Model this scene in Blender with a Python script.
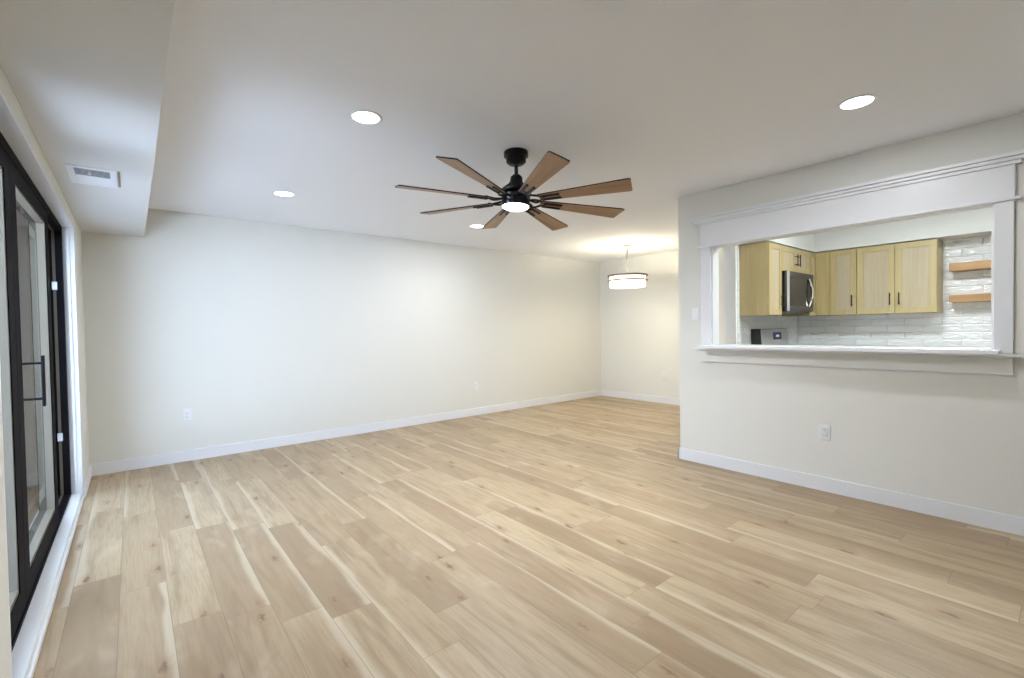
import bpy, bmesh, math, random
from mathutils import Vector, Matrix
random.seed(7)
S = bpy.context.scene
C = S.collection
for o in list(bpy.data.objects):
    bpy.data.objects.remove(o)

# ------------------------------------------------------------------ camera
F = Vector((0.63345921, 0.77348034, -0.02139141))
R = Vector((0.77333613, -0.63378919, -0.01620159))
U = Vector((0.02608926, 0.00627971, 0.99963989))
cd = bpy.data.cameras.new('camera')
cam = bpy.data.objects.new('camera', cd)
C.objects.link(cam)
M = Matrix(((R.x, U.x, -F.x, 0.0), (R.y, U.y, -F.y, 0.0), (R.z, U.z, -F.z, 1.24739), (0, 0, 0, 1)))
cam.matrix_world = M
cd.sensor_fit = 'HORIZONTAL'
cd.sensor_width = 36.0
cd.lens = 464.495 / 1024 * 36.0
cd.clip_start = 0.02
cd.clip_end = 200
S.camera = cam

# ------------------------------------------------------------------ world, exposure
W = bpy.data.worlds.new('world')
S.world = W
W.use_nodes = True
wn = W.node_tree.nodes
bgn = wn['Background']
bgn.inputs[0].default_value = (0.60, 0.74, 1.0, 1)
bgn.inputs[1].default_value = 9.0
S.view_settings.view_transform = 'Standard'
S.view_settings.look = 'None'
S.view_settings.gamma = 1.0
S.view_settings.use_curve_mapping = False
S.view_settings.exposure = 0.09

def area(name, loc, size, power, col, rot=(0, 0, 0), shape='DISK', sy=None, spread=None, parent=None):
    l = bpy.data.lights.new(name, 'AREA')
    l.shape = shape
    l.size = size
    if sy: l.size_y = sy
    l.energy = power
    l.color = col
    if spread: l.spread = spread
    o = bpy.data.objects.new(name, l)
    C.objects.link(o)
    o.location = loc
    o.rotation_euler = rot
    if parent: o.parent = parent
    return o

def sun(name, direction, strength, col, angle):
    l = bpy.data.lights.new(name, 'SUN')
    l.energy = strength
    l.color = col
    l.angle = angle
    o = bpy.data.objects.new(name, l)
    C.objects.link(o)
    o.location = (-6, 3, 8)
    o.rotation_euler = Vector(direction).to_track_quat('-Z', 'Y').to_euler()
    return o

# the sun stands high over the courtyard and lights its paving, which throws light up through the door
sun('sun', (-0.25, -0.72, -0.66), 185.0, (0.68, 0.79, 1.0), math.radians(0.6))

# ------------------------------------------------------------------ room dimensions
H = 2.44
XL, YB, XK, YK, XE = -0.319, 5.561, 3.976, 2.377, 6.661
XKI, YKI = 4.080, 2.25          # kitchen side of the two kitchen walls
XF = 6.5                        # far tiled kitchen wall
YF = -0.75                      # wall behind the camera
BX, BZ = 0.119, 2.166           # bulkhead
OY0, OY1, OZ0, OZ1 = 0.322, 2.06, 1.05, 1.955   # pass-through opening
DY0, DY1, DZ1 = 2.12, 4.83, 2.075               # sliding door opening

# ------------------------------------------------------------------ mesh helpers
class MB:
    def __init__(s):
        s.bm = bmesh.new()
    def box(s, x0, y0, z0, x1, y1, z1, bev=0.0):
        vs = [s.bm.verts.new((x, y, z)) for x in (x0, x1) for y in (y0, y1) for z in (z0, z1)]
        q = [(0, 1, 3, 2), (4, 6, 7, 5), (0, 4, 5, 1), (2, 3, 7, 6), (0, 2, 6, 4), (1, 5, 7, 3)]
        fs = [s.bm.faces.new([vs[i] for i in f]) for f in q]
        if bev:
            es = list({e for f in fs for e in f.edges})
            bmesh.ops.bevel(s.bm, geom=es, offset=bev, segments=2, affect='EDGES', profile=0.6)
        return s
    def prism(s, pts, a0, a1, axis='y'):
        def P(u, v, w):
            return {'x': (w, u, v), 'y': (u, w, v), 'z': (u, v, w)}[axis]
        A = [s.bm.verts.new(P(u, v, a0)) for u, v in pts]
        B = [s.bm.verts.new(P(u, v, a1)) for u, v in pts]
        n = len(pts)
        for i in range(n):
            s.bm.faces.new((A[i], A[(i + 1) % n], B[(i + 1) % n], B[i]))
        s.bm.faces.new(A); s.bm.faces.new(B[::-1])
        return s
    def lathe(s, prof, cx=0, cy=0, n=48):
        rings = []
        for r, z in prof:
            if r < 1e-6:
                rings.append([s.bm.verts.new((cx, cy, z))])
            else:
                rings.append([s.bm.verts.new((cx + r * math.cos(2 * math.pi * i / n), cy + r * math.sin(2 * math.pi * i / n), z)) for i in range(n)])
        for a, b in zip(rings, rings[1:]):
            for i in range(n):
                j = (i + 1) % n
                if len(a) == 1 and len(b) == 1: continue
                if len(a) == 1: s.bm.faces.new((a[0], b[i], b[j]))
                elif len(b) == 1: s.bm.faces.new((a[i], b[0], a[j]))
                else: s.bm.faces.new((a[i], b[i], b[j], a[j]))
        return s
    def tube(s, path, r, n=10, ry=None, cap=True):
        path = [Vector(p) for p in path]
        rings = []
        up = Vector((0, 0, 1))
        for i, p in enumerate(path):
            d = (path[min(i + 1, len(path) - 1)] - path[max(i - 1, 0)]).normalized()
            u = up if abs(d.dot(up)) < 0.95 else Vector((1, 0, 0))
            a = d.cross(u).normalized(); b = a.cross(d).normalized()
            rings.append([s.bm.verts.new(p + a * r * math.cos(t) + b * (ry or r) * math.sin(t)) for t in [2 * math.pi * k / n for k in range(n)]])
        for A, B in zip(rings, rings[1:]):
            for k in range(n):
                s.bm.faces.new((A[k], A[(k + 1) % n], B[(k + 1) % n], B[k]))
        if cap:
            s.bm.faces.new(rings[0][::-1]); s.bm.faces.new(rings[-1])
        return s
    def build(s, name, mat, parent=None, smooth=False, kind=None):
        bmesh.ops.recalc_face_normals(s.bm, faces=s.bm.faces)
        me = bpy.data.meshes.new(name)
        s.bm.to_mesh(me); s.bm.free()
        if smooth:
            for p in me.polygons: p.use_smooth = True
        me.materials.append(mat)
        o = bpy.data.objects.new(name, me)
        C.objects.link(o)
        if smooth:
            m = o.modifiers.new('edges', 'EDGE_SPLIT'); m.split_angle = math.radians(35)
        if parent: o.parent = parent
        if kind: o['kind'] = kind
        return o

def thing(name, label, cat, loc=(0, 0, 0), group=None, rz=0.0):
    o = bpy.data.objects.new(name, None)
    C.objects.link(o)
    o.empty_display_size = 0.1
    o.location = loc
    o.rotation_euler = (0, 0, rz)
    o['label'] = label; o['category'] = cat
    if group: o['group'] = group
    return o

def tag(o, label, cat, group=None):
    o['label'] = label; o['category'] = cat
    if group: o['group'] = group
    return o

# ------------------------------------------------------------------ materials
def pmat(name, col, rough=0.5, metal=0.0, spec=None, emis=None, estr=0.0, bump=None, coat=0.0):
    m = bpy.data.materials.new(name)
    m.use_nodes = True
    nt = m.node_tree
    b = nt.nodes['Principled BSDF']
    b.inputs['Base Color'].default_value = (*col, 1)
    b.inputs['Roughness'].default_value = rough
    b.inputs['Metallic'].default_value = metal
    if spec is not None: b.inputs['Specular IOR Level'].default_value = spec
    if coat: b.inputs['Coat Weight'].default_value = coat
    if emis:
        b.inputs['Emission Color'].default_value = (*emis, 1)
        b.inputs['Emission Strength'].default_value = estr
    if bump:
        sc, st, ds = bump
        g = nt.nodes.new('ShaderNodeNewGeometry')
        n = nt.nodes.new('ShaderNodeTexNoise'); n.inputs['Scale'].default_value = sc; n.inputs['Detail'].default_value = 3
        bp = nt.nodes.new('ShaderNodeBump'); bp.inputs['Strength'].default_value = st; bp.inputs['Distance'].default_value = ds
        nt.links.new(g.outputs['Position'], n.inputs['Vector'])
        nt.links.new(n.outputs['Fac'], bp.inputs['Height'])
        nt.links.new(bp.outputs['Normal'], b.inputs['Normal'])
    return m

class NG:
    """small helper to write node graphs as expressions"""
    def __init__(s, m):
        s.nt = m.node_tree
    def new(s, t, **kw):
        n = s.nt.nodes.new(t)
        for k, v in kw.items(): setattr(n, k, v)
        return n
    def put(s, sock, v):
        if isinstance(v, (int, float)): sock.default_value = v
        elif isinstance(v, tuple): sock.default_value = v
        else: s.nt.links.new(v, sock)
    def math(s, op, a, b=None, c=None):
        n = s.new('ShaderNodeMath', operation=op)
        s.put(n.inputs[0], a)
        if b is not None: s.put(n.inputs[1], b)
        if c is not None: s.put(n.inputs[2], c)
        return n.outputs[0]
    def comb(s, x, y, z):
        n = s.new('ShaderNodeCombineXYZ')
        for i, v in enumerate((x, y, z)): s.put(n.inputs[i], v)
        return n.outputs[0]
    def noise(s, vec, scale=1.0, detail=3.0, rough=0.5, dist=0.0):
        n = s.new('ShaderNodeTexNoise')
        s.put(n.inputs['Vector'], vec)
        n.inputs['Scale'].default_value = scale; n.inputs['Detail'].default_value = detail
        n.inputs['Roughness'].default_value = rough; n.inputs['Distortion'].default_value = dist
        return n.outputs['Fac']
    def white(s, vec):
        n = s.new('ShaderNodeTexWhiteNoise', noise_dimensions='3D')
        s.put(n.inputs['Vector'], vec)
        return n.outputs['Value']
    def ramp(s, fac, stops, interp='LINEAR'):
        n = s.new('ShaderNodeValToRGB')
        n.color_ramp.interpolation = interp
        e = n.color_ramp.elements
        while len(e) < len(stops): e.new(0.5)
        for el, (p, c) in zip(e, stops):
            el.position = p
            el.color = (*c, 1) if len(c) == 3 else c
        s.put(n.inputs[0], fac)
        return n.outputs[0]
    def mix(s, fac, a, b, blend='MIX'):
        n = s.new('ShaderNodeMix', data_type='RGBA', blend_type=blend)
        s.put(n.inputs[0], fac)
        s.put(n.inputs[6], (*a, 1) if isinstance(a, tuple) and len(a) == 3 else a)
        s.put(n.inputs[7], (*b, 1) if isinstance(b, tuple) and len(b) == 3 else b)
        return n.outputs[2]
    def smooth(s, v, a, b):
        n = s.new('ShaderNodeMapRange', interpolation_type='SMOOTHSTEP')
        s.put(n.inputs[0], v); n.inputs[1].default_value = a; n.inputs[2].default_value = b
        return n.outputs[0]

def floor_material():
    m = pmat('oak_plank_floor', (0.5, 0.4, 0.3), 0.42)
    g = NG(m); b = m.node_tree.nodes['Principled BSDF']
    geo = g.new('ShaderNodeNewGeometry')
    sep = g.new('ShaderNodeSeparateXYZ'); g.nt.links.new(geo.outputs['Position'], sep.inputs[0])
    x, y = sep.outputs[0], sep.outputs[1]
    w, L = 0.18, 1.22
    u = g.math('DIVIDE', g.math('ADD', x, 0.076), w)
    row = g.math('FLOOR', u); fu = g.math('SUBTRACT', u, row)
    off = g.white(g.comb(row, 3.7, 1.3))
    v = g.math('ADD', g.math('DIVIDE', y, L), g.math('MULTIPLY', off, 5.0))
    col = g.math('FLOOR', v); fv = g.math('SUBTRACT', v, col)
    r1 = g.white(g.comb(row, col, 0.5)); r2 = g.white(g.comb(row, col, 7.5)); r3 = g.white(g.comb(row, col, 13.5))
    # plank tone
    base = g.ramp(r1, [(0.0, (0.325, 0.232, 0.140)), (0.25, (0.385, 0.285, 0.176)), (0.7, (0.44, 0.337, 0.212)), (1.0, (0.50, 0.398, 0.26))])
    # long grain
    gx = g.math('ADD', x, g.math('MULTIPLY', r2, 37.0)); gy = g.math('ADD', y, g.math('MULTIPLY', r3, 53.0))
    broad = g.noise(g.comb(g.math('MULTIPLY', gx, 17.0), g.math('MULTIPLY', gy, 1.5), r1), 1.0, 4.0, 0.58, 0.7)
    fine = g.noise(g.comb(g.math('MULTIPLY', gx, 120.0), g.math('MULTIPLY', gy, 5.0), r2), 1.0, 3.0, 0.6, 0.2)
    blot = g.noise(g.comb(g.math('MULTIPLY', gx, 5.0), g.math('MULTIPLY', gy, 2.2), r3), 1.0, 3.0, 0.6, 0.4)
    c = g.mix(g.math('MULTIPLY', g.smooth(broad, 0.42, 0.74), 0.60), base, (0.235, 0.155, 0.088))
    c = g.mix(g.math('MULTIPLY', g.smooth(fine, 0.43, 0.70), 0.50), c, (0.33, 0.22, 0.13))
    c = g.mix(g.math('MULTIPLY', g.smooth(blot, 0.52, 0.75), 0.30), c, (0.62, 0.52, 0.39))
    # pale sapwood running along one edge of some planks
    side = g.math('GREATER_THAN', r1, 0.5)
    fe = g.math('ADD', g.math('MULTIPLY', fu, side), g.math('MULTIPLY', g.math('SUBTRACT', 1.0, fu), g.math('SUBTRACT', 1.0, side)))
    edge = g.math('SUBTRACT', fe, g.math('MULTIPLY', g.math('SUBTRACT', g.noise(g.comb(0.0, g.math('MULTIPLY', gy, 1.6), r2), 1.0, 2.0), 0.40), 0.5))
    sap = g.math('MULTIPLY', g.math('SUBTRACT', 1.0, g.smooth(edge, 0.0, 0.15)), g.math('GREATER_THAN', r3, 0.55))
    c = g.mix(g.math('MULTIPLY', sap, 0.60), c, (0.62, 0.54, 0.41))
    # knots
    vo = g.new('ShaderNodeTexVoronoi', feature='F1')
    wob = g.math('MULTIPLY', g.math('SUBTRACT', g.noise(g.comb(g.math('MULTIPLY', gx, 60.0), g.math('MULTIPLY', gy, 30.0), 0.0), 1.0, 2.0), 0.5), 0.35)
    g.put(vo.inputs['Vector'], g.comb(g.math('ADD', g.math('MULTIPLY', gx, 9.0), wob), g.math('ADD', g.math('MULTIPLY', gy, 3.3), wob), r2))
    vo.inputs['Scale'].default_value = 1.0
    kd = vo.outputs['Distance']
    pick = g.math('GREATER_THAN', g.new('ShaderNodeSeparateColor').outputs[0], 0.5)
    sc = g.new('ShaderNodeSeparateColor'); g.nt.links.new(vo.outputs['Color'], sc.inputs[0])
    pick = g.math('GREATER_THAN', sc.outputs[0], 0.40)
    halo = g.math('MULTIPLY', g.math('MULTIPLY', g.math('SUBTRACT', 1.0, g.smooth(kd, 0.02, 0.45)), pick), 0.50)
    core = g.math('MULTIPLY', g.math('MULTIPLY', g.math('SUBTRACT', 1.0, g.smooth(kd, 0.02, 0.18)), pick), 0.85)
    c = g.mix(halo, c, (0.34, 0.21, 0.12))
    c = g.mix(core, c, (0.14, 0.085, 0.05))
    # seams
    du = g.math('MULTIPLY', g.math('MINIMUM', fu, g.math('SUBTRACT', 1.0, fu)), w)
    dv = g.math('MULTIPLY', g.math('MINIMUM', fv, g.math('SUBTRACT', 1.0, fv)), L)
    d = g.math('MINIMUM', du, dv)
    seam = g.math('SUBTRACT', 1.0, g.smooth(d, 0.0004, 0.0022))
    c = g.mix(g.math('MULTIPLY', seam, 0.55), c, (0.16, 0.11, 0.07))
    g.put(b.inputs['Base Color'], c)
    g.put(b.inputs['Roughness'], g.math('ADD', 0.36, g.math('MULTIPLY', fine, 0.16)))
    bp = g.new('ShaderNodeBump'); bp.inputs['Strength'].default_value = 0.35; bp.inputs['Distance'].default_value = 0.002
    g.put(bp.inputs['Height'], g.math('SUBTRACT', g.math('MULTIPLY', fine, 0.25), seam))
    g.put(b.inputs['Normal'], bp.outputs[0])
    return m

def wood_material(name, stops, axis, grain=70.0, rough=0.45, strength=1.0, use_object=False):
    """straight grained timber; axis = direction of the grain"""
    m = pmat(name, (0.5, 0.4, 0.3), rough)
    g = NG(m); b = m.node_tree.nodes['Principled BSDF']
    if use_object:
        src = g.new('ShaderNodeTexCoord').outputs['Object']
    else:
        src = g.new('ShaderNodeNewGeometry').outputs['Position']
    oi = g.new('ShaderNodeObjectInfo').outputs['Random']
    sep = g.new('ShaderNodeSeparateXYZ'); g.nt.links.new(src, sep.inputs[0])
    k = [grain] * 3
    k['xyz'.index(axis)] = grain * 0.05
    vec = g.comb(*[g.math('ADD', g.math('MULTIPLY', sep.outputs[i], k[i]), g.math('MULTIPLY', oi, 31.0)) for i in range(3)])
    n1 = g.noise(vec, 1.0, 4.0, 0.65, 0.4)
    vec2 = g.comb(*[g.math('ADD', g.math('MULTIPLY', sep.outputs[i], k[i] * 0.16), g.math('MULTIPLY', oi, 11.0)) for i in range(3)])
    n2 = g.noise(vec2, 1.0, 2.0, 0.5, 0.8)
    f = g.math('ADD', g.math('MULTIPLY', n1, 0.55), g.math('MULTIPLY', n2, 0.45))
    g.put(b.inputs['Base Color'], g.ramp(f, stops))
    bp = g.new('ShaderNodeBump'); bp.inputs['Strength'].default_value = 0.15 * strength; bp.inputs['Distance'].default_value = 0.001
    g.put(bp.inputs['Height'], n1); g.put(b.inputs['Normal'], bp.outputs[0])
    return m

def tile_material(name, horiz):
    """glossy hand-made white subway tile in running bond; horiz = world axis along the wall"""
    m = pmat(name, (0.8, 0.8, 0.8), 0.08)
    g = NG(m); b = m.node_tree.nodes['Principled BSDF']
    geo = g.new('ShaderNodeNewGeometry')
    sep = g.new('ShaderNodeSeparateXYZ'); g.nt.links.new(geo.outputs['Position'], sep.inputs[0])
    h = sep.outputs['xy'.index(horiz)]; z = sep.outputs[2]
    tw, th = 0.30, 0.0765
    b.inputs['IOR'].default_value = 1.85
    rv = g.math('DIVIDE', g.math('SUBTRACT', z, 0.915), th)
    row = g.math('FLOOR', rv); fz = g.math('SUBTRACT', rv, row)
    hv = g.math('ADD', g.math('DIVIDE', h, tw), g.math('MULTIPLY', row, 0.5))
    col = g.math('FLOOR', hv); fh = g.math('SUBTRACT', hv, col)
    d = g.math('MINIMUM', g.math('MULTIPLY', g.math('MINIMUM', fh, g.math('SUBTRACT', 1.0, fh)), tw),
               g.math('MULTIPLY', g.math('MINIMUM', fz, g.math('SUBTRACT', 1.0, fz)), th))
    grout = g.math('SUBTRACT', 1.0, g.smooth(d, 0.0012, 0.0030))
    r = g.white(g.comb(row, col, 2.0))
    c = g.ramp(r, [(0, (0.84, 0.85, 0.865)), (1, (0.90, 0.905, 0.915))])
    g.put(b.inputs['Base Color'], g.mix(grout, c, (0.60, 0.61, 0.63)))
    g.put(b.inputs['Roughness'], g.math('ADD', 0.07, g.math('MULTIPLY', grout, 0.6)))
    wav = g.noise(g.comb(g.math('ADD', g.math('MULTIPLY', h, 16.0), g.math('MULTIPLY', r, 19.0)), g.math('MULTIPLY', z, 30.0), r), 1.0, 2.0, 0.5, 0.5)
    pil = g.smooth(d, 0.0, 0.012)
    bp = g.new('ShaderNodeBump'); bp.inputs['Strength'].default_value = 0.8; bp.inputs['Distance'].default_value = 0.012
    g.put(bp.inputs['Height'], g.math('ADD', g.math('MULTIPLY', wav, 1.1), g.math('MULTIPLY', pil, 0.35)))
    g.put(b.inputs['Normal'], bp.outputs[0])
    return m

def brick_material():
    m = pmat('pale_painted_brick', (0.7, 0.6, 0.5), 0.85)
    g = NG(m); b = m.node_tree.nodes['Principled BSDF']
    geo = g.new('ShaderNodeNewGeometry')
    sep = g.new('ShaderNodeSeparateXYZ'); g.nt.links.new(geo.outputs['Position'], sep.inputs[0])
    t = g.new('ShaderNodeTexBrick')
    g.put(t.inputs['Vector'], g.comb(g.math('ADD', sep.outputs[0], sep.outputs[1]), sep.outputs[2], 0.0))
    t.inputs['Scale'].default_value = 1.0
    t.inputs['Brick Width'].default_value = 0.21; t.inputs['Row Height'].default_value = 0.075
    t.inputs['Mortar Size'].default_value = 0.006
    t.inputs['Color1'].default_value = (0.36, 0.32, 0.30, 1); t.inputs['Color2'].default_value = (0.42, 0.39, 0.37, 1)
    t.inputs['Mortar'].default_value = (0.28, 0.27, 0.26, 1)
    g.put(b.inputs['Base Color'], t.outputs['Color'])
    return m

def glass_material(name, tint=(1, 1, 1)):
    m = bpy.data.materials.new(name); m.use_nodes = True
    g = NG(m); nt = m.node_tree
    nt.nodes.remove(nt.nodes['Principled BSDF'])
    tr = g.new('ShaderNodeBsdfTransparent'); tr.inputs[0].default_value = (*tint, 1)
    gl = g.new('ShaderNodeBsdfGlossy'); gl.inputs['Roughness'].default_value = 0.0
    fr = g.new('ShaderNodeFresnel'); fr.inputs['IOR'].default_value = 1.5
    mx = g.new('ShaderNodeMixShader')
    gb = g.new('ShaderNodeNewGeometry').outputs['Backfacing']
    nt.links.new(g.math('MULTIPLY', fr.outputs[0], g.math('SUBTRACT', 1.0, gb)), mx.inputs[0]); nt.links.new(tr.outputs[0], mx.inputs[1]); nt.links.new(gl.outputs[0], mx.inputs[2])
    nt.links.new(mx.outputs[0], nt.nodes['Material Output'].inputs['Surface'])
    return m

def emit_material(name, col, strength):
    return pmat(name, (0.9, 0.9, 0.9), 0.5, emis=col, estr=strength)

WALL = pmat('cream_wall_paint', (0.785, 0.780, 0.73), 0.75, spec=0.25, bump=(160, 0.06, 0.001))
CEIL = pmat('white_ceiling_paint', (0.895, 0.905, 0.93), 0.9, spec=0.15, bump=(120, 0.08, 0.001))
KITW = pmat('white_kitchen_paint', (0.82, 0.83, 0.82), 0.75, spec=0.25)
TRIM = pmat('white_gloss_trim_paint', (0.82, 0.83, 0.85), 0.38)
FLOOR = floor_material()
BLACKF = pmat('black_door_frame', (0.010, 0.009, 0.011), 0.6, spec=0.02)
BEAD = pmat('light_grey_glazing_bead', (0.17, 0.150, 0.115), 0.7, spec=0.05)
GLASS = glass_material('door_glass', (0.93, 0.96, 0.96))
SILV = pmat('silver_latch_metal', (0.70, 0.70, 0.72), 0.3, 0.8)
PLAST = pmat('white_plastic', (0.84, 0.85, 0.86), 0.35)
SLOT = pmat('dark_slot', (0.03, 0.03, 0.03), 0.6)
VENTW = pmat('white_register_enamel', (0.84, 0.86, 0.90), 0.35)
VENTD = pmat('duct_shade_dark', (0.035, 0.045, 0.07), 0.7)  # near-black colour standing in for shade inside the duct
BLACKM = pmat('matt_black_metal', (0.012, 0.012, 0.016), 0.42, 0.6)
NAVY = pmat('dark_bronze_housing', (0.022, 0.024, 0.035), 0.30, 0.7)
BLADE = wood_material('walnut_fan_blade', [(0.30, (0.20, 0.115, 0.062)), (0.5, (0.33, 0.20, 0.115)), (0.7, (0.48, 0.32, 0.20))], 'x', 55, 0.42, use_object=True)
MAPLE = wood_material('natural_maple', [(0.30, (0.41, 0.315, 0.145)), (0.5, (0.48, 0.385, 0.19)), (0.7, (0.54, 0.44, 0.245))], 'z', 45, 0.38)
MAPLEP = wood_material('natural_maple_panel', [(0.30, (0.42, 0.34, 0.22)), (0.5, (0.48, 0.40, 0.27)), (0.7, (0.54, 0.46, 0.33))], 'z', 60, 0.38)
SHELFW = wood_material('oak_shelf', [(0.30, (0.33, 0.175, 0.065)), (0.5, (0.44, 0.26, 0.115)), (0.7, (0.54, 0.35, 0.17))], 'y', 50, 0.45)
TILEX = tile_material('glossy_tile_side_wall', 'x')
TILEY = tile_material('glossy_tile_far_wall', 'y')
STEEL = pmat('brushed_steel', (0.46, 0.46, 0.47), 0.30, 0.9)
STEELD = pmat('dark_stainless', (0.10, 0.10, 0.11), 0.35, 0.75)
CHROME = pmat('polished_handle', (0.72, 0.72, 0.74), 0.18, 1.0)
BGLASS = pmat('black_oven_glass', (0.015, 0.015, 0.018), 0.12, spec=0.5)
QUARTZ = pmat('white_quartz', (0.85, 0.86, 0.88), 0.20)
BRICK = brick_material()
PAVE = pmat('pale_concrete_paving', (0.34, 0.34, 0.35), 0.9, bump=(30, 0.2, 0.004))
STUCCO = pmat('grey_exterior_render', (0.16, 0.155, 0.15), 0.9, bump=(60, 0.3, 0.004))
NICKEL = pmat('brushed_nickel', (0.30, 0.22, 0.17), 0.4, 0.7)
NICKELR = pmat('nickel_rod', (0.30, 0.28, 0.27), 0.4, 0.6)
COOL = (0.93, 0.96, 1.0)
WARM = (1.0, 0.89, 0.64)
LENS = emit_material('lit_led_lens', COOL, 14.0)
SHADE = emit_material('lit_frosted_shade', (1.0, 0.92, 0.74), 1.9)

# ------------------------------------------------------------------ room shell
T = 0.12
XO = -0.57                                     # outer face of the left wall
def st(o): o['kind'] = 'structure'; return o
MB().box(XO, YF - T, -0.12, XE + T, YB + T, 0.0).build('floor', FLOOR, kind='structure')
MB().box(XO, YF - T, H, XE + T, YB + T, H + 0.12).build('ceiling', CEIL, kind='structure')
MB().box(XO, YB, 0, XE + T, YB + T, H).build('wall_back', WALL, kind='structure')
MB().box(XE, YKI, 0, XE + T, YB, H).build('wall_dining_end', WALL, kind='structure')
MB().box(XO, YF - T, 0, XE + T, YF, H).build('wall_front', WALL, kind='structure')
b = MB()
b.box(XO, YF, 0, XL, DY0, H); b.box(XO, DY1, 0, XL, YB, H); b.box(XO, DY0, DZ1, XL, DY1, H)
b.build('wall_left', WALL, kind='structure')

def wall_with_hole():
    b = MB()
    b.box(XK, YF, 0, XKI, OY0, H); b.box(XK, OY1, 0, XKI, YK, H)
    b.box(XK, OY0, 0, XKI, OY1, OZ0); b.box(XK, OY0, OZ1, XKI, OY1, H)
    return b.build('wall_right', WALL, kind='structure')
wall_with_hole()
# wall between kitchen and dining room, with an open doorway next to the pass-through wall
KD0, KD1, KDZ = XKI + 0.02, 4.84, 2.10
b = MB()
b.box(KD1, YKI, 0, XE, YK, H); b.box(XKI, YKI, KDZ, KD1, YK, H)
b.build('wall_kitchen_side', KITW, kind='structure')
MB().box(XF, YF, 0, XF + T, YKI, H).build('wall_kitchen_far', KITW, kind='structure')

# bulkhead along the left wall and soffits over the kitchen cabinets
MB().box(XL, YF, BZ, BX, YB, H, 0.004).build('ceiling_bulkhead', pmat('bulkhead_paint', (0.74, 0.74, 0.73), 0.85, spec=0.15), kind='structure')
SZ = 2.085
b = MB()
b.box(6.18, YF, SZ, XF, YKI, H); b.box(4.87, 1.955, SZ, 6.18, YKI, H)
b.build('ceiling_soffit', KITW, kind='structure')

# tiled faces
MB().box(4.87, YKI - 0.009, 0.915, XF, YKI, 2.08).build('wall_tile_side', TILEX, kind='structure')
MB().box(XF - 0.009, YF, 0.915, XF, YKI - 0.009, 2.085).build('wall_tile_far', TILEY, kind='structure')

# baseboards
def baseboard(name, pts, boxes):
    b = MB()
    for (x0, y0, x1, y1) in boxes:
        b.box(x0, y0, 0, x1, y1, 0.106, 0.003)
    return b.build(name, TRIM, kind='structure')
bt = 0.014
baseboard('baseboard_back', None, [(XL, YB - bt, XE, YB)])
baseboard('baseboard_right', None, [(XK - bt, YF, XK, YK + bt), (XK - bt, YK, XKI, YK + bt)])
baseboard('baseboard_dining_end', None, [(XE - bt, YK, XE, YB - bt)])
baseboard('baseboard_left', None, [(XL, DY1 + 0.01, XL + bt, YB - bt), (XL, YF, XL + bt, DY0 - 0.01)])
baseboard('baseboard_dining_side', None, [(KD1, YK, XE - bt, YK + bt)])

# ------------------------------------------------------------------ trim round the pass-through
def casing_boards():
    t0 = XK
    b = MB(); b.box(3.955, OY1, OZ0, t0, 2.150, 1.965, 0.002); b.build('trim_1', TRIM, kind='structure')
    b = MB(); b.box(3.955, 0.242, OZ0, t0, OY0, 1.965, 0.002); b.build('trim_2', TRIM, kind='structure')
    b = MB(); b.box(3.952, 0.238, 1.962, t0, 2.154, 2.150, 0.002); b.build('trim_3', TRIM, kind='structure')   # frieze
    b = MB(); b.box(3.938, 0.212, 1.945, t0, 2.180, 1.963, 0.005); b.build('trim_4', TRIM, kind='structure')   # bead below frieze
    b = MB()                                                                                                # stepped crown
    b.box(3.940, 0.212, 2.150, t0, 2.180, 2.171, 0.003)
    b.box(3.927, 0.192, 2.171, t0, 2.205, 2.192, 0.003)
    b.box(3.912, 0.170, 2.192, t0, 2.235, 2.214, 0.003)
    b.build('trim_5', TRIM, kind='structure')
    b = MB(); b.box(3.955, 0.242, 0.940, t0, 2.150, 1.036, 0.002); b.build('trim_6', WALL, kind='structure')  # apron board; its wall paint partly stands in for the ledge's shadow
    b = MB(); b.box(3.951, 0.238, 0.932, t0, 2.154, 0.941, 0.001); b.build('trim_8', TRIM, kind='structure')    # apron
    # jamb liners inside the opening
    b = MB(); b.box(XK, OY1 - 0.012, OZ0, XKI, OY1, OZ1); b.box(XK, OY0, OZ0, XKI, OY0 + 0.012, OZ1); b.box(XK, OY0, OZ1 - 0.012, XKI, OY1, OZ1)
    b.build('trim_7', TRIM, kind='structure')
casing_boards()
ledge = MB()
ledge.box(3.925, 0.200, 1.036, 3.976, 2.190, 1.055, 0.003)
ledge.box(3.820, 0.290, 1.055, 4.15, 2.105, 1.080, 0.004)
o = ledge.build('window_ledge', QUARTZ)
tag(o, 'long white ledge sitting on the sill of the kitchen pass-through opening', 'ledge')

# ------------------------------------------------------------------ sliding door
DXF = -0.382                                  # room face of the black outer frame
door = bpy.data.objects.new('door_1', None); C.objects.link(door); door['kind'] = 'structure'
door.location = (DXF, DY0, 0)
def dpart(b, name, mat, par=None, **k):
    b.bm.transform(Matrix.Translation((-DXF, -DY0, 0)))
    return b.build(name, mat, par or door, **k)
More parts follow.
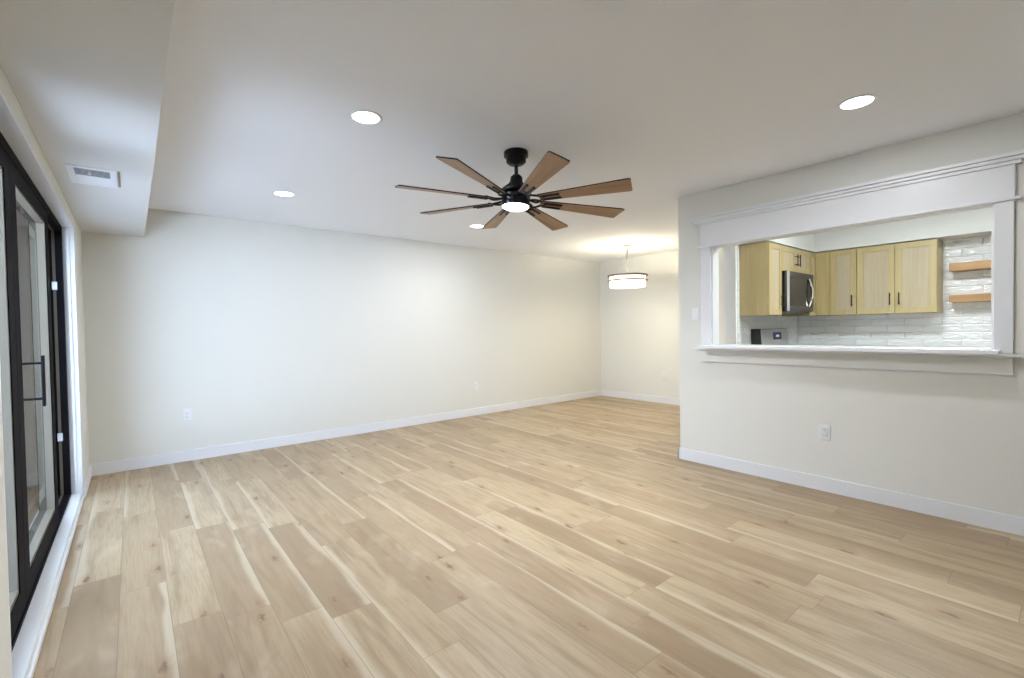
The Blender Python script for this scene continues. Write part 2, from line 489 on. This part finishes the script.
# white liner of the opening and white threshold
b = MB()
b.box(-0.40, DY1 - 0.004, 0.0, XL + 0.001, DY1 + 0.002, DZ1); b.box(-0.36, DY1 - 0.014, 0.055, -0.345, DY1, DZ1 - 0.005)
b.box(-0.40, DY0 - 0.001, 0.0, XL, DY0 + 0.012, DZ1); b.box(-0.40, DY0, DZ1 - 0.008, XL, DY1, DZ1 + 0.001)
dpart(b, 'frame_liner', TRIM)
b = MB(); b.box(-0.42, DY0, 0.0, XL - 0.004, DY1, 0.052, 0.004); b.box(XL - 0.006, DY0, 0.0, XL + 0.008, DY1 + 0.0, 0.03, 0.004)
dpart(b, 'threshold', TRIM)
fy0, fy1, fz0, fz1 = DY0 + 0.012, DY1 - 0.004, 0.052, DZ1 - 0.008
b = MB()
for (xa, xb) in ((-0.420, DXF), (-0.572, -0.437)):
    b.box(xa, fy1 - 0.045, fz0, xb, fy1, fz1); b.box(xa, fy0, fz0, xb, fy0 + 0.03, fz1)
    b.box(xa, fy0, fz1 - 0.045, xb, fy1, fz1); b.box(xa, fy0, fz0, xb, fy1, fz0 + 0.020)
dpart(b, 'outer_frame', BLACKF)
b = MB()
b.box(-0.437, fy1 - 0.042, fz0, -0.420, fy1, fz1); b.box(-0.437, fy0, fz1 - 0.042, -0.420, fy1, fz1); b.box(-0.437, fy0, fz0, -0.420, fy1, fz0 + 0.016)
dpart(b, 'frame_strip', BEAD)

def sash(y0, y1, xf, sw, nm='door_panel', z0=0.074, z1=2.02, dep=0.045):
    xb = xf - dep
    bw = 0.10
    root = MB()
    root.box(xb, y0, z0, xf, y0 + sw, z1); root.box(xb, y1 - sw, z0, xf, y1, z1)
    root.box(xb, y0 + sw, z0, xf, y1 - sw, z0 + bw); root.box(xb, y0 + sw, z1 - 0.075, xf, y1 - sw, z1)
    r = dpart(root, nm, BLACKF)
    g = MB(); e = 0.012
    xg = xf - 0.004
    xq = xb + 0.006
    g.box(xq, y0 + sw, z0 + bw, xg, y0 + sw + e, z1 - 0.075); g.box(xq, y1 - sw - e, z0 + bw, xg, y1 - sw, z1 - 0.075)
    g.box(xq, y0 + sw, z0 + bw, xg, y1 - sw, z0 + bw + e * 1.6); g.box(xq, y0 + sw, z1 - 0.075 - e, xg, y1 - sw, z1 - 0.075)
    dpart(g, 'glazing_bead', BEAD, r)
    g = MB(); g.box(xq - 0.004, y0 + sw, z0 + bw, xq + 0.002, y1 - sw, z1 - 0.075)
    dpart(g, 'glass_pane', GLASS, r)
    return r
sA = sash(2.165, 2.925, -0.388, 0.12)
sB = sash(2.93, 4.12, -0.388, 0.12)
sC = sash(3.98, 4.785, -0.470, 0.11)
# pull handle, standing off the glass near the far stile
b = MB()
b.box(-0.366, 3.405, 0.885, -0.354, 3.435, 1.150, 0.004)
for z in (0.925, 1.110): b.tube([(-0.360, 3.420, z), (-0.429, 3.420, z)], 0.006)
dpart(b, 'door_handle', BLACKF, sB)
for z in (0.50, 1.62):
    b = MB(); b.box(-0.442, fy1 - 0.052, z - 0.03, -0.414, fy1 - 0.040, z + 0.03, 0.003); b.box(-0.420, fy1 - 0.056, z - 0.022, -0.414, fy1 - 0.046, z + 0.022)
    dpart(b, 'latch', SILV)

# ------------------------------------------------------------------ outside the door
MB().box(-60, -50, -0.16, XO, 50, -0.06).build('patio', PAVE, kind='structure')
MB().box(-14.0, 5.45, -0.06, -0.62, 5.60, 2.7).build('wall_patio', BRICK, kind='structure')

# ------------------------------------------------------------------ wall plates
def rot_to(face):
    return {'-y': 0.0, '-x': -math.pi / 2, '+x': math.pi / 2}[face]
def outlet(loc, face, label, kind='outlet', gfci=False):
    t = thing('wall_outlet' if kind == 'outlet' else 'light_switch', label, kind, loc, rz=rot_to(face))
    # local frame: plate in the xz plane, facing -y
    MB().box(-0.036, -0.006, -0.058, 0.036, 0.0, 0.058, 0.003).build('cover_plate', PLAST, t)
    if kind == 'outlet':
        for s in (-1, 1):
            r = MB().box(-0.017, -0.009, s * 0.021 - 0.015, 0.017, -0.005, s * 0.021 + 0.015, 0.004).build('socket', PLAST, t)
            q = MB()
            q.box(-0.008, -0.0095, s * 0.021 - 0.004, -0.006, -0.0088, s * 0.021 + 0.006)
            q.box(0.006, -0.0095, s * 0.021 - 0.004, 0.008, -0.0088, s * 0.021 + 0.005)
            q.box(-0.0025, -0.0095, s * 0.021 - 0.011, 0.0025, -0.0088, s * 0.021 - 0.007)
            q.build('slot', SLOT, r)
        MB().tube([(0, -0.0055, 0), (0, -0.0075, 0)], 0.003).build('screw', SILV, t)
    else:
        MB().box(-0.017, -0.0085, -0.034, 0.017, -0.005, 0.034, 0.002).build('rocker', PLAST, t)
    return t
outlet((0.405, YB, 0.457), '-y', 'white outlet low on the back wall near the sliding door')
outlet((3.855, YB, 0.43), '-y', 'white outlet low on the back wall right of its middle')
outlet((XE, 4.26, 0.463), '-x', 'white outlet low on the dining end wall under the pendant')
outlet((XK, 1.195, 0.443), '-x', 'white outlet below the kitchen pass-through ledge')
outlet((XK, 2.208, 1.355), '-x', 'white light switch left of the pass-through casing', 'switch')

# ------------------------------------------------------------------ ceiling register
t = thing('ceiling_vent', 'white air vent with open louvres set in the bulkhead underside', 'vent', (-0.145, 3.60, BZ))
b = MB()
vx, vy = 0.105, 0.19
for (a0, b0, a1, b1) in ((-vx, -vy, vx, -vy + 0.035), (-vx, vy - 0.035, vx, vy), (-vx, -vy + 0.035, -vx + 0.03, vy - 0.035), (vx - 0.03, -vy + 0.035, vx, vy - 0.035)):
    b.box(a0, b0, -0.008, a1, b1, 0.0, 0.002)
b.build('frame', VENTW, t)
MB().box(-vx + 0.03, -vy + 0.035, -0.002, vx - 0.03, vy - 0.035, -0.0005).build('duct_shade_sheet', VENTD, t)  # flat dark sheet painted as duct shade; there is no recess behind
n = 14
for i in range(n):
    y = -vy + 0.044 + i * (2 * vy - 0.088) / (n - 1)
    b = MB()
    open_ = i < n * 0.5
    dz = -0.0028 if open_ else -0.0065
    tilt = 0.0012 if open_ else 0.0105
    b.prism([(y - tilt, -0.002), (y - tilt + 0.0015, -0.002), (y + tilt + 0.0015, dz), (y + tilt, dz)], -vx + 0.03, vx - 0.03, 'x')
    b.build('louvre', VENTW, t)
MB().box(-0.02, -0.10, -0.016, -0.006, -0.085, -0.004, 0.002).build('lever', VENTW, t)
MB().box(vx + 0.004, -vy + 0.01, -0.004, vx + 0.014, vy - 0.03, 0.0).build('brown_bar', pmat('bar_brown', (0.30, 0.24, 0.20), 0.8), t)  # thin brown bar beside the register frame

# ------------------------------------------------------------------ recessed lights
def downlight(x, y, label, power, group=None, z=H, col=COOL):
    t = thing('recessed_light', label, 'ceiling light', (x, y, z), group)
    MB().lathe([(0.070, 0), (0.088, 0), (0.090, -0.003), (0.086, -0.006), (0.072, -0.005), (0.070, 0)]).build('trim_ring', PLAST, t, True)
    MB().lathe([(0, -0.0035), (0.071, -0.0035), (0.071, -0.001), (0, -0.001)]).build('lens', LENS, t)
    area('downlight_lamp', (0, 0, -0.008), 0.14, power, col, parent=t)
    return t
P = 12.0
downlight(1.041, 2.522, 'lit recessed light in the ceiling, left of the fan', P)
downlight(3.056, 0.766, 'lit recessed light in the ceiling nearest the kitchen pass-through', P * 0.85)
downlight(1.043, 4.324, 'lit recessed light in the ceiling, leftmost and smallest in view', P * 0.2)
downlight(3.110, 4.400, 'lit recessed light seen just behind the fan blades', P * 1.6)

# kitchen lamps (their fittings sit above the frame of the opening)
area('kitchen_lamp', (4.75, 0.95, H - 0.01), 0.30, 32.0, (0.90, 0.98, 1.0))
area('kitchen_lamp', (4.75, -0.2, H - 0.01), 0.30, 18.0, (0.90, 0.98, 1.0))

# ------------------------------------------------------------------ ceiling fan
fx, fy = 2.037, 2.413
fan = thing('ceiling_fan', 'eight-bladed ceiling fan with walnut blades, black hardware and a lit lamp', 'ceiling fan', (fx, fy, H))
def lat(prof, name, mat, par, **k): return MB().lathe(prof).build(name, mat, par, True, **k)
lat([(0, 0), (0.080, 0), (0.082, -0.004), (0.082, -0.032), (0.074, -0.036), (0.067, -0.038), (0.067, -0.068), (0.050, -0.084), (0.020, -0.090), (0, -0.090)], 'canopy', BLACKM, fan)
lat([(0.0125, -0.07), (0.0125, -0.19)], 'downrod', BLACKM, fan)
hub = bpy.data.objects.new('motor_housing', None)
# everything below the rod hangs a few degrees out of level
tilt = Matrix.Translation((0, 0, -0.18)) @ Matrix.Rotation(math.atan(0.060), 4, 'Y') @ Matrix.Translation((0, 0, 0.18))
ZB = 2.112 - H
b = MB()
b.lathe([(0.0, -0.155), (0.026, -0.155), (0.040, -0.170), (0.042, -0.195), (0.052, -0.215), (0.082, -0.240), (0.098, -0.255), (0.104, -0.262), (0.104, -0.275), (0.070, -0.285), (0, -0.285)])
mh = b.build('motor_housing', BLACKM, fan, True)
mh.data.transform(tilt)
b = MB().lathe([(0, -0.285), (0.070, -0.285), (0.070, -0.292), (0.097, -0.295), (0.098, -0.362), (0.092, -0.370), (0.086, -0.366), (0, -0.366)])
lk = b.build('light_housing', NAVY, fan, True); lk.data.transform(tilt)
b = MB().lathe([(0.088, -0.364), (0.086, -0.374), (0.070, -0.382), (0.040, -0.387), (0.0, -0.388)])
FL = emit_material('lit_fan_diffuser', COOL, 9.0)
ln = b.build('light_diffuser', FL, fan, True); ln.data.transform(tilt)
fl = area('fan_lamp', (0, 0, -0.395), 0.17, 28.0, COOL, parent=fan)
PITCH = math.radians(12)
for k in range(8):
    a = math.radians(-68.1 + 45 * k)
    rotk = tilt @ Matrix.Translation((0, 0, ZB)) @ Matrix.Rotation(a, 4, 'Z')
    pitch = Matrix.Rotation(-PITCH, 4, 'X')
    # blade: local x outwards, y across
    b = MB()
    b.prism([(0.175, -0.036), (0.775, -0.066), (0.790, -0.058), (0.770, 0.066), (0.755, 0.068), (0.175, 0.036)], -0.004, 0.004, 'z')
    bl = b.build('blade', BLADE, fan)
    bl.matrix_local = rotk @ pitch
    bl.data.materials.append(BLACKM)
    for p_ in bl.data.polygons:
        if p_.normal.z > -0.5: p_.material_index = 1
    b = MB()
    # blade iron: hoop of two curved arms, with two dark bars clamped to the blade
    arms = []
    for s in (-1, 1):
        pts = []
        for i in range(11):
            f = i / 10
            pts.append((0.085 + 0.125 * f, s * (0.010 + 0.038 * math.sin(math.pi * min(1, f * 1.15) ** 0.9)), 0.006 - 0.012 * math.sin(math.pi * f)))
        b.tube(pts, 0.007, 8)
        b.tube([(0.195, s * 0.020, -0.009), (0.325, s * 0.023, -0.009)], 0.009, 8, 0.006)
    b.box(0.196, -0.026, -0.011, 0.212, 0.026, -0.004, 0.002)
    b.tube([(0.070, 0, 0.004), (0.100, 0, 0.004)], 0.012, 8, 0.006)
    ir = b.build('blade_iron', BLACKM, fan, True)
    ir.matrix_local = rotk @ pitch
bpy.data.objects.remove(hub)

# ------------------------------------------------------------------ drum pendant
px, py = 5.60, 4.165
pen = thing('pendant_light', 'lit white drum pendant with two thin metal bands in the dining area', 'pendant lamp', (px, py, H))
lat([(0, 0), (0.060, 0), (0.062, -0.006), (0.058, -0.016), (0.012, -0.024), (0, -0.024)], 'canopy', NICKELR, pen)
lat([(0.010, -0.02), (0.010, -0.46)], 'rod', NICKELR, pen)
lat([(0.250, -0.445), (0.254, -0.445), (0.254, -0.605), (0.250, -0.612), (0.0, -0.612), (0.0, -0.609), (0.250, -0.609)], 'lamp_shade', SHADE, pen)
for z0, z1, r in ((-0.462, -0.436, 0.286), (-0.526, -0.508, 0.286)):
    lat([(r - 0.006, z0), (r, z0), (r, z1), (r - 0.006, z1), (r - 0.006, z0)], 'metal_band', NICKEL, pen)
for k in range(3):
    a = 2 * math.pi * k / 3 + 0.5
    MB().tube([(0, 0, -0.450), (0.281 * math.cos(a), 0.281 * math.sin(a), -0.450)], 0.004, 6).build('spoke', NICKEL, pen)
    MB().box(0.280 * math.cos(a) - 0.003, 0.280 * math.sin(a) - 0.003, -0.52, 0.280 * math.cos(a) + 0.003, 0.280 * math.sin(a) + 0.003, -0.44).build('band_strut', NICKEL, pen)
area('pendant_down_lamp', (0, 0, -0.618), 0.46, 12.0, WARM, parent=pen)
pl = bpy.data.lights.new('pendant_bulb', 'POINT'); pl.energy = 27.0; pl.color = WARM; pl.shadow_soft_size = 0.06
po = bpy.data.objects.new('pendant_bulb', pl); C.objects.link(po); po.location = (0, 0, -0.50); po.parent = pen

# ------------------------------------------------------------------ kitchen cabinets
CZ0, CZ1 = 1.345, 2.078
def bar_pull(b, L, ax):
    """bar handle with two posts; local: along z, standing off towards -y"""
    b.box(-0.005, -0.034, -L / 2, 0.005, -0.024, L / 2, 0.002)
    for z in (-L * 0.33, L * 0.33): b.tube([(0, 0, z), (0, -0.028, z)], 0.005, 8)
HAND = pmat('black_pull', (0.010, 0.009, 0.009), 0.4, 0.4)

def shaker_door(par, x0, x1, z0, z1, yf, handle=None, hl=0.127, cut=0.055):
    """door in local frame, facing -y, front plane at yf"""
    y1 = yf + 0.020
    d = MB()
    c = min(cut, (x1 - x0) * 0.28)
    d.box(x0, yf, z0, x0 + c, y1, z1, 0.0015); d.box(x1 - c, yf, z0, x1, y1, z1, 0.0015)
    d.box(x0 + c, yf, z1 - cut, x1 - c, y1, z1, 0.0015); d.box(x0 + c, yf, z0, x1 - c, y1, z0 + cut, 0.0015)
    o = d.build('door', MAPLE, par)
    MB().box(x0 + c - 0.002, yf + 0.009, z0 + cut - 0.002, x1 - c + 0.002, y1 - 0.004, z1 - cut + 0.002).build('door_panel', MAPLEP, o)
    if handle:
        hx, hz = handle
        b = MB(); bar_pull(b, hl, 'z'); b.bm.transform(Matrix.Translation((hx, yf, hz)))
        b.build('handle', HAND, o)
    return o

def cabinet(label, loc, face, width, depth, z0, z1, doors, name='wall_cabinet', group=None):
    """loc = left end of the front, at the cabinet box front plane; doors = list of (x0,x1,handle)"""
    t = thing(name, label, 'cabinet', loc, group, rz=rot_to(face))
    MB().box(0.0005, 0, z0, width - 0.0005, depth, z1 - 0.003, 0.001).build('cabinet_body', MAPLE, t)
    for (a, b_, h) in doors:
        shaker_door(t, a, b_, z0 + 0.003, z1 - 0.010, -0.021, h)
    return t
YFR = 1.968
DEP = YKI - 0.010 - YFR
hz = 1.50
cabinet('tall maple wall cabinet left of the microwave with its plain side showing', (4.900, YFR, 0), '-y', 0.315, DEP, CZ0, CZ1,
        [(0.004, 0.311, (0.285, hz))])
t = cabinet('short two-door maple wall cabinet above the microwave', (5.215, YFR, 0), '-y', 0.76, DEP, 1.805, CZ1,
        [(0.003, 0.378, (0.345, 1.935)), (0.382, 0.757, (0.415, 1.935))])
cabinet('narrow maple wall cabinet between microwave and kitchen corner', (5.975, YFR, 0), '-y', 0.20, DEP, CZ0, CZ1,
        [(0.003, 0.197, None)])
# far wall run, front faces -x. local +x runs towards -y of the world
DEPX = XF - 0.010 - 6.195
cc = cabinet('corner maple wall cabinet with plain filler and one narrow door', (6.195, 1.946, 0), '-x', 0.396, DEPX, CZ0, CZ1,
        [(0.145, 0.391, (0.355, hz))])
MB().box(0.001, -0.021, CZ0 + 0.003, 0.141, -0.0005, CZ1 - 0.010, 0.001).build('filler_panel', MAPLE, cc)
far2 = cabinet('two-door maple wall cabinet beside the floating wood shelves', (6.195, 1.550, 0), '-x', 0.657, DEPX, CZ0, CZ1,
        [(0.003, 0.327, (0.290, hz)), (0.331, 0.654, (0.366, hz))])

# microwave
mw = thing('microwave', 'stainless over-the-range microwave with dark window and curved handle', 'microwave', (5.218, 1.925, 1.388))
w_, h_ = 0.754, 0.415
MB().box(0, 0, 0, w_, 0.34, h_, 0.003).build('microwave_body', pmat('black_microwave_case', (0.008, 0.008, 0.01), 0.6, spec=0.1), mw)
b = MB()
b.box(0.0, -0.022, 0.0, w_, 0.0, 0.055, 0.002); b.box(0.0, -0.022, h_ - 0.055, w_, 0.0, h_, 0.002)
b.box(0.0, -0.022, 0.055, 0.055, 0.0, h_ - 0.055, 0.002); b.box(w_ - 0.06, -0.022, 0.055, w_, 0.0, h_ - 0.055, 0.002)
b.build('door_frame', STEELD, mw)
MB().box(0.0, -0.026, 0.0, 0.062, -0.020, h_, 0.002).build('edge_strip', pmat('satin_steel', (0.50, 0.50, 0.52), 0.4, 0.3), mw)
MB().box(0.055, -0.018, 0.055, w_ - 0.06, -0.002, h_ - 0.055).build('window', BGLASS, mw)
pts = [(w_ - 0.15, -0.024 - 0.024 * math.sin(math.pi * i / 14), 0.055 + (h_ - 0.11) * i / 14) for i in range(15)]
pts = [(x + 0.035 * math.sin(math.pi * i / 14), y, z) for i, (x, y, z) in enumerate(pts)]
MB().tube(pts, 0.013, 10).build('handle', CHROME, mw, True)
MB().box(0.02, 0.0, -0.010, w_ - 0.02, 0.30, 0.0, 0.002).build('vent_grille', STEELD, mw)

# range
rg = thing('stove', 'freestanding stainless stove below the microwave with slanted display backguard', 'stove', (5.165, 1.58, 0))
MB().box(0, 0.02, 0.06, 0.754, 0.66, 0.905, 0.004).build('stove_body', STEELD, rg)
MB().box(0.0, 0.0, 0.905, 0.754, 0.60, 0.922, 0.004).build('cooktop', BGLASS, rg)
b = MB(); b.prism([(0.660, 0.922), (0.545, 0.922), (0.565, 1.205), (0.660, 1.205)], 0.0, 0.715, 'x')
b.build('backguard', pmat('black_backguard', (0.015, 0.015, 0.017), 0.4), rg)
b = MB(); b.prism([(0.543, 0.930), (0.539, 0.930), (0.559, 1.200), (0.563, 1.200)], 0.006, 0.709, 'x')
cp = b.build('control_panel', STEEL, rg)
b = MB(); b.prism([(0.5475, 1.085), (0.5435, 1.085), (0.5495, 1.165), (0.5535, 1.165)], 0.30, 0.50, 'x')
dp = b.build('display', pmat('blue_black_display', (0.01, 0.012, 0.05), 0.15), rg)
b = MB()
for i in range(3):
    xx = 0.355 + i * 0.03
    b.box(xx, 0.541, 1.115, xx + 0.014, 0.5465, 1.119); b.box(xx, 0.542, 1.132, xx + 0.014, 0.548, 1.136)
    b.box(xx + 0.012, 0.541, 1.115, xx + 0.015, 0.548, 1.136)
b.build('clock_digits', emit_material('display_digits', (0.5, 0.65, 1.0), 0.5), dp)
MB().box(0.03, 0.0, 0.22, 0.724, 0.02, 0.80, 0.004).build('oven_door', BGLASS, rg)
MB().tube([(0.06, -0.03, 0.83), (0.694, -0.03, 0.83)], 0.011).build('oven_handle', CHROME, rg, True)

# base cabinets and worktop
def base_cab(label, loc, face, width, depth, n=1):
    t = thing('base_cabinet', label, 'cabinet', loc, rz=rot_to(face))
    MB().box(0.001, 0, 0.0, width - 0.001, depth, 0.875).build('cabinet_body', MAPLE, t)
    for i in range(n):
        a = width / n * i + 0.004; c = width / n * (i + 1) - 0.004
        shaker_door(t, a, c, 0.11, 0.865, -0.021, (c - 0.03, 0.78))
    return t
base_cab('maple base cabinet left of the stove', (4.860, 1.64, 0), '-y', 0.30, 0.60)
base_cab('four-door maple base cabinet below the tiled far kitchen wall', (5.975, 1.60, 0), '-x', 2.2, 0.51, 4)
b = MB(); b.box(5.975, -0.62, 0.877, 6.488, 2.238, 0.915, 0.003)
tag(b.build('worktop', QUARTZ), 'white worktop along the tiled far kitchen wall', 'worktop')
b = MB(); b.box(4.85, 1.61, 0.877, 5.160, 2.238, 0.915, 0.003)
tag(b.build('worktop', QUARTZ), 'short white worktop piece left of the stove', 'worktop')

# floating shelves
for z0, z1, lab in ((1.752, 1.830, 'upper thick oak floating shelf on the kitchen tile'), (1.440, 1.515, 'lower thick oak floating shelf on the kitchen tile')):
    b = MB(); b.box(6.295, -0.05, z0, 6.490, 0.822, z1, 0.004)
    tag(b.build('floating_shelf', SHELFW), lab, 'shelf', 'floating kitchen shelves')
